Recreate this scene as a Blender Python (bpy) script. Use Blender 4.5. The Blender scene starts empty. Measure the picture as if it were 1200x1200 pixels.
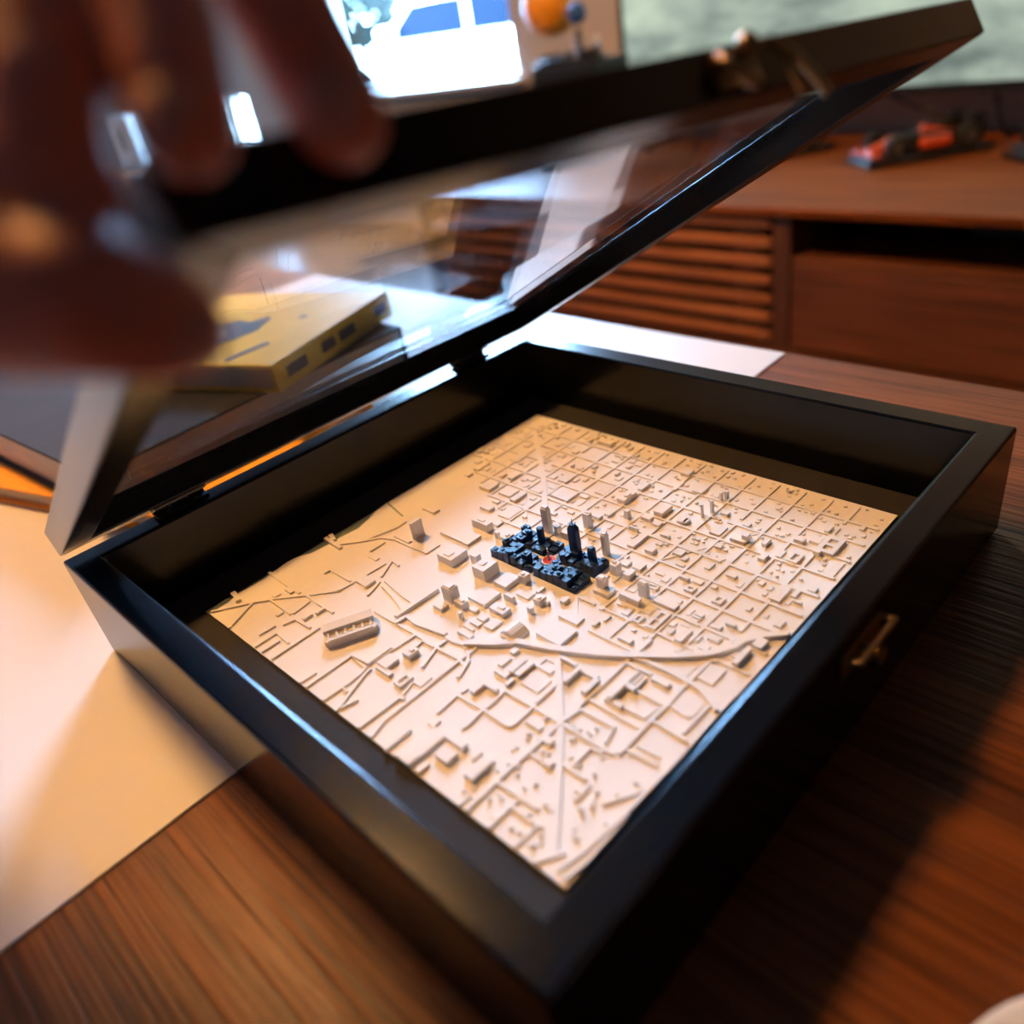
import bpy, bmesh, math, random
from mathutils import Vector, Matrix

# ---------------------------------------------------------------- camera, world, light, exposure
SC = bpy.context.scene
COL = SC.collection
cam_d = bpy.data.cameras.new('camera'); cam = bpy.data.objects.new('camera', cam_d); COL.objects.link(cam)
right = Vector((0.668911, -0.730834, -0.135794)); down = Vector((-0.476074, -0.280896, -0.833337)); fwd = Vector((0.570887, 0.622076, -0.535825))
M = Matrix.Identity(4)
for i, v in enumerate((right, -down, -fwd)):
    for j in range(3): M[j][i] = v[j]
M.translation = Vector((-0.196419, -0.227158, 0.231260))
cam.matrix_world = M
cam_d.sensor_width = 36; cam_d.lens = 930.41 / 1200 * 36
cam_d.shift_x = -48.56 / 1200; cam_d.shift_y = 6.47 / 1200
cam_d.clip_start = 0.005; cam_d.clip_end = 60
cam_d.dof.use_dof = True; cam_d.dof.focus_distance = 0.375; cam_d.dof.aperture_fstop = 4.4
SC.camera = cam

wd = bpy.data.worlds.new('sky'); SC.world = wd; wd.use_nodes = True
bg = wd.node_tree.nodes['Background']; bg.inputs[0].default_value = (0.32, 0.62, 1.0, 1); bg.inputs[1].default_value = 54.0

SC.view_settings.view_transform = 'Standard'; SC.view_settings.look = 'None'
SC.view_settings.gamma = 1.0; SC.view_settings.use_curve_mapping = False
SC.view_settings.exposure = 0.98

# daylight portal filling the window opening
for nm, (sz, sy), loc in (('window_daylight', (2.10, 1.077), (1.925, 2.4215, 1.099)), ('door_daylight', (.25, .28), (1.925, 3.84, -.035))):
    pl = bpy.data.lights.new(nm, 'AREA'); pl.shape = 'RECTANGLE'; pl.size = sz; pl.size_y = sy; pl.cycles.is_portal = True
    po = bpy.data.objects.new(nm, pl); COL.objects.link(po); po.location = loc; po.rotation_euler = (0, math.radians(90), 0)

LAMP_LOC = (-0.02, 0.92, 1.52); LAMP_POWER = 120.0
TV_POWER = 0.58

# ---------------------------------------------------------------- helpers
class MB:
    def __init__(s): s.v = []; s.f = []
    def add(s, vs, fs):
        n = len(s.v); s.v += [tuple(v) for v in vs]; s.f += [tuple(i + n for i in f) for f in fs]; return s
    def box(s, a, b):
        (x0, y0, z0), (x1, y1, z1) = a, b
        return s.add([(x0,y0,z0),(x1,y0,z0),(x1,y1,z0),(x0,y1,z0),(x0,y0,z1),(x1,y0,z1),(x1,y1,z1),(x0,y1,z1)],
              [(3,2,1,0),(4,5,6,7),(0,1,5,4),(1,2,6,5),(2,3,7,6),(3,0,4,7)])
    def prism(s, poly, z0, z1):
        n = len(poly)
        return s.add([(x, y, z0) for x, y in poly] + [(x, y, z1) for x, y in poly],
              [tuple(range(n))[::-1], tuple(range(n, 2*n))] + [(i, (i+1) % n, n + (i+1) % n, n + i) for i in range(n)])
    def cyl(s, a, b, r, r2=None, n=16):
        a = Vector(a); b = Vector(b); r2 = r if r2 is None else r2
        d = (b - a).normalized(); u = d.orthogonal().normalized(); w = d.cross(u)
        vs = []
        for p, q in ((a, r), (b, r2)):
            for k in range(n):
                t = 2*math.pi*k/n; vs.append(p + (u*math.cos(t) + w*math.sin(t))*q)
        return s.add(vs, [tuple(range(n))[::-1], tuple(range(n, 2*n))] + [(i, (i+1) % n, n+(i+1) % n, n+i) for i in range(n)])
    def tube(s, pts, r, n=10):
        pts = [Vector(p) for p in pts]; vs = []; fs = []; u = None
        for i, p in enumerate(pts):
            d = (pts[min(i+1, len(pts)-1)] - pts[max(i-1, 0)]).normalized()
            u = d.orthogonal() if u is None else (u - d*u.dot(d))
            u.normalize(); w = d.cross(u); rr = r[i] if isinstance(r, (list, tuple)) else r
            for k in range(n):
                t = 2*math.pi*k/n; vs.append(p + (u*math.cos(t) + w*math.sin(t))*rr)
        for i in range(len(pts)-1):
            for k in range(n): fs.append((i*n+k, i*n+(k+1) % n, (i+1)*n+(k+1) % n, (i+1)*n+k))
        fs += [tuple(range(n))[::-1], tuple(range((len(pts)-1)*n, len(pts)*n))]
        return s.add(vs, fs)
    def lathe(s, prof, c=(0,0,0), n=32):
        vs = []; fs = []; m = len(prof)
        for k in range(n):
            t = 2*math.pi*k/n
            for r, z in prof: vs.append((c[0]+r*math.cos(t), c[1]+r*math.sin(t), c[2]+z))
        for k in range(n):
            for i in range(m-1): fs.append((k*m+i, ((k+1) % n)*m+i, ((k+1) % n)*m+i+1, k*m+i+1))
        return s.add(vs, fs)
    def ball(s, c, r, n=12, sc=(1,1,1)):
        prof = [(max(1e-5, math.sin(math.pi*i/n))*r, -math.cos(math.pi*i/n)*r) for i in range(n+1)]
        m = MB().lathe(prof, (0,0,0), 2*n)
        return s.add([(c[0]+x*sc[0], c[1]+y*sc[1], c[2]+z*sc[2]) for x, y, z in m.v], m.f)
    def xf(s, fn): s.v = [tuple(fn(v)) for v in s.v]; return s

def obj(name, mb, mat, parent=None, smooth=False, bevel=0, loc=None, rz=0, recalc=False):
    me = bpy.data.meshes.new(name); me.from_pydata(mb.v, [], mb.f); me.update()
    if recalc:
        bm = bmesh.new(); bm.from_mesh(me); bmesh.ops.recalc_face_normals(bm, faces=bm.faces); bm.to_mesh(me); bm.free()
    if mat: me.materials.append(mat)
    if smooth:
        for p in me.polygons: p.use_smooth = True
    o = bpy.data.objects.new(name, me); COL.objects.link(o)
    if parent: o.parent = parent
    if loc: o.location = loc
    if rz: o.rotation_euler = (0, 0, rz)
    if bevel:
        b = o.modifiers.new('bevel', 'BEVEL'); b.width = bevel; b.segments = 2; b.limit_method = 'ANGLE'; b.angle_limit = math.radians(50)
    return o
def tag(o, label, cat, group=None):
    o['label'] = label; o['category'] = cat
    if group: o['group'] = group
    return o
def thing(name, label, cat, loc=(0,0,0), rz=0, group=None):
    o = bpy.data.objects.new(name, None); COL.objects.link(o); o.location = loc; o.rotation_euler = (0,0,rz)
    o.empty_display_size = .02
    return tag(o, label, cat, group)
def struct(name, mb, mat, **k):
    o = obj(name, mb, mat, **k); o['kind'] = 'structure'; return o
def copy_tree(o, parent=None):
    c = o.copy(); COL.objects.link(c); c.parent = parent
    for ch in list(o.children): copy_tree(ch, c)
    return c

MATS = {}
def mat(name, col, rough=.5, metal=0, spec=.5, noise=0, nscale=40, bump=0, bscale=200, coat=0, emit=None, estr=0, sss=0, stretch=None, detail=4):
    m = bpy.data.materials.new(name); m.use_nodes = True; MATS[name] = m
    nt = m.node_tree; b = nt.nodes['Principled BSDF']
    b.inputs['Base Color'].default_value = (*col, 1); b.inputs['Roughness'].default_value = rough
    b.inputs['Metallic'].default_value = metal; b.inputs['Specular IOR Level'].default_value = spec
    b.inputs['Coat Weight'].default_value = coat; b.inputs['Coat Roughness'].default_value = .15
    if sss:
        b.inputs['Subsurface Weight'].default_value = sss; b.inputs['Subsurface Radius'].default_value = (1, .35, .2); b.inputs['Subsurface Scale'].default_value = .004
    if emit:
        b.inputs['Emission Color'].default_value = (*emit, 1); b.inputs['Emission Strength'].default_value = estr
    tc = nt.nodes.new('ShaderNodeTexCoord'); mp = nt.nodes.new('ShaderNodeMapping'); nt.links.new(tc.outputs['Object'], mp.inputs[0])
    if stretch: mp.inputs['Scale'].default_value = stretch
    n = nt.nodes.new('ShaderNodeTexNoise'); n.inputs['Scale'].default_value = nscale; n.inputs['Detail'].default_value = detail
    nt.links.new(mp.outputs[0], n.inputs[0])
    r = nt.nodes.new('ShaderNodeValToRGB')
    k = noise if noise else .03
    r.color_ramp.elements[0].color = (*[c*(1-k) for c in col], 1); r.color_ramp.elements[1].color = (*[min(1, c*(1+k)) for c in col], 1)
    r.color_ramp.elements[0].position = .3; r.color_ramp.elements[1].position = .7
    nt.links.new(n.outputs[0], r.inputs[0]); nt.links.new(r.outputs[0], b.inputs['Base Color'])
    if bump:
        n2 = nt.nodes.new('ShaderNodeTexNoise'); n2.inputs['Scale'].default_value = bscale; n2.inputs['Detail'].default_value = 3
        nt.links.new(mp.outputs[0], n2.inputs[0])
        bp = nt.nodes.new('ShaderNodeBump'); bp.inputs['Strength'].default_value = bump; bp.inputs['Distance'].default_value = .001
        nt.links.new(n2.outputs[0], bp.inputs['Height']); nt.links.new(bp.outputs[0], b.inputs['Normal'])
    return m
def wood(name, dark, light, axis, scale=1, rough=.38, bump=.3, spec=.5, coat=0):
    """long grain along the given axis: stretched noise for the tone, finer stretched noise for pores"""
    m = bpy.data.materials.new(name); m.use_nodes = True; nt = m.node_tree; b = nt.nodes['Principled BSDF']
    tc = nt.nodes.new('ShaderNodeTexCoord'); mp = nt.nodes.new('ShaderNodeMapping'); nt.links.new(tc.outputs['Object'], mp.inputs[0])
    sc = [9.0*scale]*3; sc['xyz'.index(axis)] = .55*scale; mp.inputs['Scale'].default_value = sc
    n = nt.nodes.new('ShaderNodeTexNoise'); n.inputs['Scale'].default_value = 4; n.inputs['Detail'].default_value = 7; n.inputs['Roughness'].default_value = .62; n.inputs['Distortion'].default_value = .6
    nt.links.new(mp.outputs[0], n.inputs[0])
    mp2 = nt.nodes.new('ShaderNodeMapping'); nt.links.new(tc.outputs['Object'], mp2.inputs[0])
    sc2 = [260.0*scale]*3; sc2['xyz'.index(axis)] = 4.0*scale; mp2.inputs['Scale'].default_value = sc2
    n2 = nt.nodes.new('ShaderNodeTexNoise'); n2.inputs['Scale'].default_value = 2.2; n2.inputs['Detail'].default_value = 3; nt.links.new(mp2.outputs[0], n2.inputs[0])
    r = nt.nodes.new('ShaderNodeValToRGB'); r.color_ramp.elements[0].color = (*dark, 1); r.color_ramp.elements[1].color = (*light, 1)
    r.color_ramp.elements[0].position = .32; r.color_ramp.elements[1].position = .68
    nt.links.new(n.outputs[0], r.inputs[0])
    r2 = nt.nodes.new('ShaderNodeValToRGB'); r2.color_ramp.elements[0].color = (.25, .22, .20, 1); r2.color_ramp.elements[1].color = (1, 1, 1, 1)
    r2.color_ramp.elements[0].position = .34; r2.color_ramp.elements[1].position = .54
    nt.links.new(n2.outputs[0], r2.inputs[0])
    mx = nt.nodes.new('ShaderNodeMix'); mx.data_type = 'RGBA'; mx.blend_type = 'MULTIPLY'; mx.inputs[0].default_value = .8
    nt.links.new(r.outputs[0], mx.inputs[6]); nt.links.new(r2.outputs[0], mx.inputs[7]); nt.links.new(mx.outputs[2], b.inputs['Base Color'])
    b.inputs['Roughness'].default_value = rough; b.inputs['Specular IOR Level'].default_value = spec
    b.inputs['Coat Weight'].default_value = coat; b.inputs['Coat Roughness'].default_value = .25
    bp = nt.nodes.new('ShaderNodeBump'); bp.inputs['Strength'].default_value = bump; bp.inputs['Distance'].default_value = .0006
    nt.links.new(n2.outputs[0], bp.inputs['Height']); nt.links.new(bp.outputs[0], b.inputs['Normal'])
    return m

WOOD_TABLE = wood('table_wood', (.080, .022, .006), (.22, .066, .016), 'y', 1, rough=.38, bump=.9, spec=.2)
WOOD_BENCH = wood('bench_wood', (.15, .040, .009), (.36, .105, .022), 'y', .6, rough=.5, bump=.15, spec=.12)
WOOD_SLAT = wood('slat_wood', (.30, .105, .045), (.50, .19, .085), 'y', .6, rough=.45, bump=.1, spec=.3)
WOOD_DARK = wood('bench_wood_dark', (.09, .028, .011), (.21, .066, .024), 'y', .6, rough=.4, bump=.15)
WOOD_POST = wood('bench_post_wood', (.08, .03, .014), (.16, .055, .024), 'z', .6, rough=.4, bump=.15)
WOOD_FLOOR = wood('floor_wood', (.06, .028, .018), (.15, .07, .045), 'x', .5, rough=.3, bump=.1)
BLACK = mat('black_paint', (.0035, .0036, .0042), .19, spec=.24, noise=.12, nscale=30, bump=.015, bscale=900)
BLACK_FELT = mat('black_floor_card', (.020, .016, .014), .75, spec=.25, noise=.1, bump=.1, bscale=1500)
MATW = mat('white_mat', (.61, .59, .575), .45, spec=.4, noise=.02, nscale=8)
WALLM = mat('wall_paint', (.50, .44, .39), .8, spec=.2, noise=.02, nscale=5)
CEILM = mat('ceiling_lit_blue', (.17, .20, .26), .85, spec=.1)  # blue of the window light is put into this colour for rim reflections
PRINT = mat('ivory_print', (.87, .79, .70), .55, spec=.35, noise=.015, nscale=60, bump=.08, bscale=1500, stretch=(1, 8, 1))
DARK_LIT_BLUE = mat('dark_print_lit_blue', (.010, .036, .11), .42, spec=.28, noise=.1, bump=.1, bscale=1500)  # dark print with the window's blue reflection put into its base colour
RED = mat('red_print', (.62, .02, .018), .5)
RIVER = mat('river_print', (.19, .235, .19), .5, noise=.05)
BRASS = mat('aged_brass', (.24, .15, .065), .38, metal=.9, noise=.25, nscale=300)
STEELK = mat('dark_hinge_metal', (.05, .048, .046), .3, metal=.9)
PLAST = mat('black_plastic', (.016, .016, .018), .35)
WHITEP = mat('white_plastic', (.78, .78, .78), .4)
FRAMEW = mat('window_frame_paint', (.75, .70, .66), .5)

def glassy(name, tint=(1, 1, 1), rough=.0, dust=0.0):
    """thin pane: see-through with a Fresnel mirror on top (plus a little dust)"""
    m = bpy.data.materials.new(name); m.use_nodes = True; nt = m.node_tree; nt.nodes.clear()
    out = nt.nodes.new('ShaderNodeOutputMaterial'); tr = nt.nodes.new('ShaderNodeBsdfTransparent'); gl = nt.nodes.new('ShaderNodeBsdfGlossy')
    tr.inputs[0].default_value = (*tint, 1); gl.inputs['Roughness'].default_value = rough
    fr = nt.nodes.new('ShaderNodeFresnel'); ge = nt.nodes.new('ShaderNodeNewGeometry'); mi = nt.nodes.new('ShaderNodeMix'); mi.inputs[2].default_value = 1.5; mi.inputs[3].default_value = 1/1.5
    nt.links.new(ge.outputs['Backfacing'], mi.inputs[0]); nt.links.new(mi.outputs[0], fr.inputs[0])
    mx = nt.nodes.new('ShaderNodeMixShader'); nt.links.new(fr.outputs[0], mx.inputs[0]); nt.links.new(tr.outputs[0], mx.inputs[1]); nt.links.new(gl.outputs[0], mx.inputs[2])
    last = mx
    if dust:
        tc = nt.nodes.new('ShaderNodeTexCoord'); vo = nt.nodes.new('ShaderNodeTexVoronoi'); vo.inputs['Scale'].default_value = 520
        nt.links.new(tc.outputs['Object'], vo.inputs['Vector'])
        lt = nt.nodes.new('ShaderNodeMath'); lt.operation = 'LESS_THAN'; lt.inputs[1].default_value = .11; nt.links.new(vo.outputs['Distance'], lt.inputs[0])
        ml = nt.nodes.new('ShaderNodeMath'); ml.operation = 'MULTIPLY'; ml.inputs[1].default_value = dust; nt.links.new(lt.outputs[0], ml.inputs[0])
        df = nt.nodes.new('ShaderNodeBsdfDiffuse'); df.inputs[0].default_value = (.7, .7, .7, 1)
        m2 = nt.nodes.new('ShaderNodeMixShader'); nt.links.new(ml.outputs[0], m2.inputs[0]); nt.links.new(mx.outputs[0], m2.inputs[1]); nt.links.new(df.outputs[0], m2.inputs[2]); last = m2
    nt.links.new(last.outputs[0], out.inputs[0])
    return m
GLASS = glassy('lid_glass', (.93, .96, .995), .0, .35)
WGLASS = glassy('window_glass')

# ---------------------------------------------------------------- the room
WX = 1.90; FLZ = -.45; CZ = 2.30
XR, YL, YR = -2.2, 4.78, -2.0
W1 = (1.883, 2.96, .048, 2.15); W2 = (3.70, 3.98, -.16, .09)      # window openings y0,y1,z0,z1
struct('floor', MB().box((XR, YR, FLZ-.05), (WX, YL, FLZ)), WOOD_FLOOR)
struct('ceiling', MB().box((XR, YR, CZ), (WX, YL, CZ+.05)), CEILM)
wb = MB()
def wallpiece(y0, y1, z0, z1): wb.box((WX, y0, z0), (WX+.12, y1, z1))
wallpiece(YR, W1[0], FLZ, CZ); wallpiece(W1[1], W2[0], FLZ, CZ); wallpiece(W2[1], YL, FLZ, CZ)
for w in (W1, W2): wallpiece(w[0], w[1], FLZ, w[2]); wallpiece(w[0], w[1], w[3], CZ)
struct('wall_back', wb, WALLM)
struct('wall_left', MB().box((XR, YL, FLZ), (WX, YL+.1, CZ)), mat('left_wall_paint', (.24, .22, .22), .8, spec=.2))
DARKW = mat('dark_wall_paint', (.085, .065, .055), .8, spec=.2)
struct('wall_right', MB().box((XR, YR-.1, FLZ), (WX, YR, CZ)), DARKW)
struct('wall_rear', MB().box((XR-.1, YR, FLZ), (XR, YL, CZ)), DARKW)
struct('baseboard_back', MB().box((WX-.012, YR, FLZ), (WX, YL, FLZ+.08)), FRAMEW, bevel=.003)
for i, w in enumerate((W1, W2)):
    y0, y1, z0, z1 = w
    root = bpy.data.objects.new('window_%d' % (i+1), None); COL.objects.link(root); root['kind'] = 'structure'
    def fr(a, b): obj('window_frame', MB().box(a, b), FRAMEW, root, bevel=.003)
    x0, x1 = WX+.03, WX+.07
    fr((x0, y0, z0), (x1, y1, z0+.02)); fr((x0, y0, z1-.02), (x1, y1, z1))
    fr((x0, y0, z0+.02), (x1, y0+.018, z1-.02)); fr((x0, y1-.018, z0+.02), (x1, y1, z1-.02))
    obj('pane', MB().box((WX+.045, y0+.018, z0+.02), (WX+.05, y1-.018, z1-.02)), WGLASS, root)
    if i == 0: obj('window_sill', MB().box((WX-.05, y0-.03, z0-.018), (WX+.03, y1+.03, z0)), FRAMEW, root, bevel=.003)

# ---------------------------------------------------------------- outside
struct('ground', MB().box((WX+.12, -3, -.95), (24, 26, -.86)), mat('pale_paving', (.30, .31, .31), .8, noise=.1, nscale=3))
rng = random.Random(4)
LEAF = mat('leaf_green', (.004, .017, .009), .5, noise=.45, nscale=6); LEAF2 = mat('leaf_green_pale', (.010, .03, .010), .5, noise=.4, nscale=6)
BARK = mat('bark', (.12, .08, .05), .8, noise=.3)
def tree(x, y, h, rad, m, label):
    t = thing('garden_tree', label, 'tree', (x, y, -.86), group='trees outside the window')
    obj('trunk', MB().tube([(0,0,0), (.03,.02,h*.4), (0,.05,h*.75)], [.09,.07,.03], 8), BARK, t, smooth=True)
    mb = MB()
    for k in range(1100):
        a = rng.uniform(0, 6.28); u = rng.uniform(-1, 1); r = rad*rng.uniform(.45, 1)**.6
        c = Vector((r*math.cos(a)*math.sqrt(1-u*u), r*math.sin(a)*math.sqrt(1-u*u), h*.62 + u*rad*1.05))
        p = Vector((rng.gauss(0,1), rng.gauss(0,1), rng.gauss(0,1))).normalized(); q = p.orthogonal().normalized()*.13; p *= .22
        mb.add([c-p, c+q, c+p, c-q], [(0,1,2,3)])
    f = obj('foliage', mb, m, t); f['kind'] = 'stuff'
for i, (x, y, h, rad, m_, lab) in enumerate((
    (12.6, 17.6, 3.6, 1.25, LEAF, 'leafy dark green tree outside, leftmost in the window view'),
    (13.2, 14.7, 3.4, 1.2, LEAF2, 'pale green tree outside, middle one behind the white car'),
    (12.8, 11.9, 3.5, 1.2, LEAF2, 'pale leafy tree outside, rightmost in the window view'))):
    tree(x, y, h, rad, m_, lab)
# parked white car seen through the window
car = thing('parked_car', 'white parked car with blue side glass outside the window', 'car', (6.94, 7.5, -.86))
CARP = mat('car_white_paint', (.85, .86, .88), .25, coat=.6); CARG = mat('car_blue_glass', (.0015, .0045, .011), .5, spec=.02); TYRE = mat('tyre', (.02, .02, .02), .8)
side = [(-1.9, .22), (1.9, .22), (1.95, .45), (1.75, .62), (.85, .68), (.35, 1.0), (-1.0, 1.0), (-1.6, .68), (-1.95, .6)]
def sidepr(poly, x0, x1):
    n = len(poly)
    return MB().add([(x0, a, b) for a, b in poly] + [(x1, a, b) for a, b in poly], [tuple(range(n)), tuple(range(n, 2*n))[::-1]] + [(i, n+i, n+(i+1) % n, (i+1) % n) for i in range(n)])
obj('body', sidepr(side, -.38, .38), CARP, car, bevel=.05, recalc=True)
for poly in ([(-.30, .71), (.72, .71), (.30, .95), (-.30, .95)], [(-1.45, .71), (-.36, .71), (-.36, .95), (-1.0, .95)]):
    obj('side_window', sidepr(poly, -.395, -.37), CARG, car, recalc=True)
for yy in (-1.2, 1.25):
    for xx in (-.38, .26): obj('wheel', MB().cyl((xx, yy, .28), (xx+.12, yy, .28), .28, n=24), TYRE, car, bevel=.02)
obj('side_mirror', MB().box((-.52, .52, .72), (-.40, .66, .82)), CARP, car, bevel=.03)
car.scale = (1.4, 1.4, 1.4)

# ---------------------------------------------------------------- television bench
BX = 1.20; BC = 1.54
bench = thing('tv_bench', 'low walnut television bench with slatted door, open shelf and drawer', 'bench', (BC, .1, FLZ))
def bp(name, a, b, m, par=bench, bev=.002):
    return obj(name, MB().box((a[0]-BC, a[1]-.1, a[2]-FLZ), (b[0]-BC, b[1]-.1, b[2]-FLZ)), m, par, bevel=bev)
y_l, y_r, ztop = 1.638, -1.2, -.132
zu = ztop-.0155; zb = -.412
bp('top_panel', (BX-.017, y_r-.01, zu), (1.885, y_l+.01, ztop), WOOD_BENCH)
bp('end_panel', (BX, y_l-.03, zb), (1.88, y_l, zu), WOOD_POST)
bp('end_panel', (BX, y_r, zb), (1.88, y_r+.03, zu), WOOD_POST)
bp('bottom_panel', (BX, y_r, zb-.014), (1.88, y_l, zb), WOOD_DARK)
bp('back_panel', (1.865, y_r+.03, zb), (1.88, y_l-.03, zu), WOOD_DARK)
for yy in (.522, -.72): bp('divider', (BX, yy, zb), (1.86, yy+.036, zu), WOOD_POST)
door = bp('slatted_door', (BX+.030, .575, zb+.003), (BX+.040, 1.59, zu-.004), mat('slat_gap_shade', (.010, .005, .004), .8), bench)  # near-black sheet: the darkness behind the slats is put into its colour
for (a, b) in ((.597, .652), (1.475, 1.545)): bp('door_stile', (BX+.017, a, zb+.003), (BX+.030, b, zu-.004), WOOD_POST, door)
for k in range(7):
    zc = -.1555 - k*.0372
    bp('slat', (BX-.003, .562, zc-.0200), (BX+.014, 1.565, zc), WOOD_SLAT, door, .005)
bp('shelf', (BX+.006, -.684, -.238), (1.86, .522, -.227), WOOD_DARK)
bp('drawer', (BX-.003, -.680, -.404), (BX+.025, .516, -.2385), WOOD_DARK, bench)
for (xx, yy) in ((1.25, 1.58), (1.82, 1.58), (1.25, -1.14), (1.82, -1.14)):
    obj('leg', MB().cyl((xx-BC, yy-.1, 0), (xx-BC, yy-.1, .0245), .02, .026, 12), WOOD_POST, bench)
bx = thing('media_box', 'black media box in the open shelf of the bench', 'device', (1.50, .10, -.2265))
obj('case', MB().box((-.12, -.16, .005), (.12, .16, .055)), PLAST, bx, bevel=.004)
obj('front_panel', MB().box((-.1225, -.15, .014), (-.1195, .15, .046)), mat('dark_gloss', (.02, .024, .03), .12), bx)
for sx in (-.09, .09):
    for sy in (-.12, .12): obj('foot', MB().cyl((sx, sy, 0), (sx, sy, .006), .010, n=10), PLAST, bx)

# ---------------------------------------------------------------- television
TVX = 1.758; tvy0, tvy1, tvz0, tvz1 = -.17, 1.33, -.036, .84
tv = thing('television', 'wide flat television with black bezel showing a pale grey-green picture', 'television', (TVX, (tvy0+tvy1)/2, ztop))
cy_ = (tvy0+tvy1)/2; hw = (tvy1-tvy0)/2
obj('housing', MB().box((0, -hw, tvz0-ztop), (.035, hw, tvz1-ztop)), PLAST, tv, bevel=.004)
SCR = bpy.data.materials.new('screen_picture'); SCR.use_nodes = True
nt = SCR.node_tree; b = nt.nodes['Principled BSDF']; b.inputs['Base Color'].default_value = (.01, .01, .01, 1); b.inputs['Roughness'].default_value = .3
tc = nt.nodes.new('ShaderNodeTexCoord'); mp = nt.nodes.new('ShaderNodeMapping'); mp.inputs['Scale'].default_value = (1, 2.3, 6.5); mp.inputs['Rotation'].default_value = (.12, 0, 0)
n = nt.nodes.new('ShaderNodeTexNoise'); n.inputs['Scale'].default_value = 1.3; n.inputs['Detail'].default_value = 6; n.inputs['Roughness'].default_value = .6
r = nt.nodes.new('ShaderNodeValToRGB')
for e, (ps, c) in zip((r.color_ramp.elements[0], r.color_ramp.elements[1]), ((.34, (.13, .17, .155, 1)), (.64, (.50, .60, .47, 1)))): e.position = ps; e.color = c
e = r.color_ramp.elements.new(.46); e.color = (.30, .37, .31, 1)
nt.links.new(tc.outputs['Object'], mp.inputs[0]); nt.links.new(mp.outputs[0], n.inputs[0]); nt.links.new(n.outputs[0], r.inputs[0])
nt.links.new(r.outputs[0], b.inputs['Emission Color']); b.inputs['Emission Strength'].default_value = TV_POWER
obj('screen', MB().box((-.002, -hw+.014, tvz0-ztop+.020), (0, hw-.014, tvz1-ztop-.014)), SCR, tv)
bz = BEZ = mat('bezel_black', (.012, .012, .014), .3)
obj('bezel', MB().box((-.006, -hw, tvz0-ztop), (0, hw, tvz0-ztop+.020)), bz, tv)
obj('bezel', MB().box((-.006, -hw, tvz1-ztop-.014), (0, hw, tvz1-ztop)), bz, tv)
for s in (-1, 1):
    ya, yb = sorted((s*hw, s*(hw-.014)))
    obj('bezel', MB().box((-.006, ya, tvz0-ztop+.020), (0, yb, tvz1-ztop-.014)), bz, tv)
    obj('foot', MB().tube([(.015, s*.61, tvz0-ztop+.01), (.015, s*.62, .02), (-.08, s*.63, .0078)], .007), PLAST, tv)
    obj('foot', MB().tube([(.015, s*.62, .02), (.068, s*.63, .0078)], .007), PLAST, tv)
for i, (pts, lab) in enumerate(((((1.80, .66, -.01), (1.80, .594, -.045), (1.79, .51, -.076), (1.80, .437, -.10), (1.83, .41, -.1275), (1.87, .41, -.1275)), 'black cable sloping from the television down behind the orange race car'),
              (((1.80, .379, -.01), (1.798, .378, -.05), (1.79, .364, -.09), (1.80, .347, -.1275), (1.85, .33, -.1275)), 'short black cable hanging straight below the television edge'))):
    tag(obj('power_cable', MB().tube(pts, .0045, 8), PLAST, smooth=True), lab, 'cable')

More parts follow.
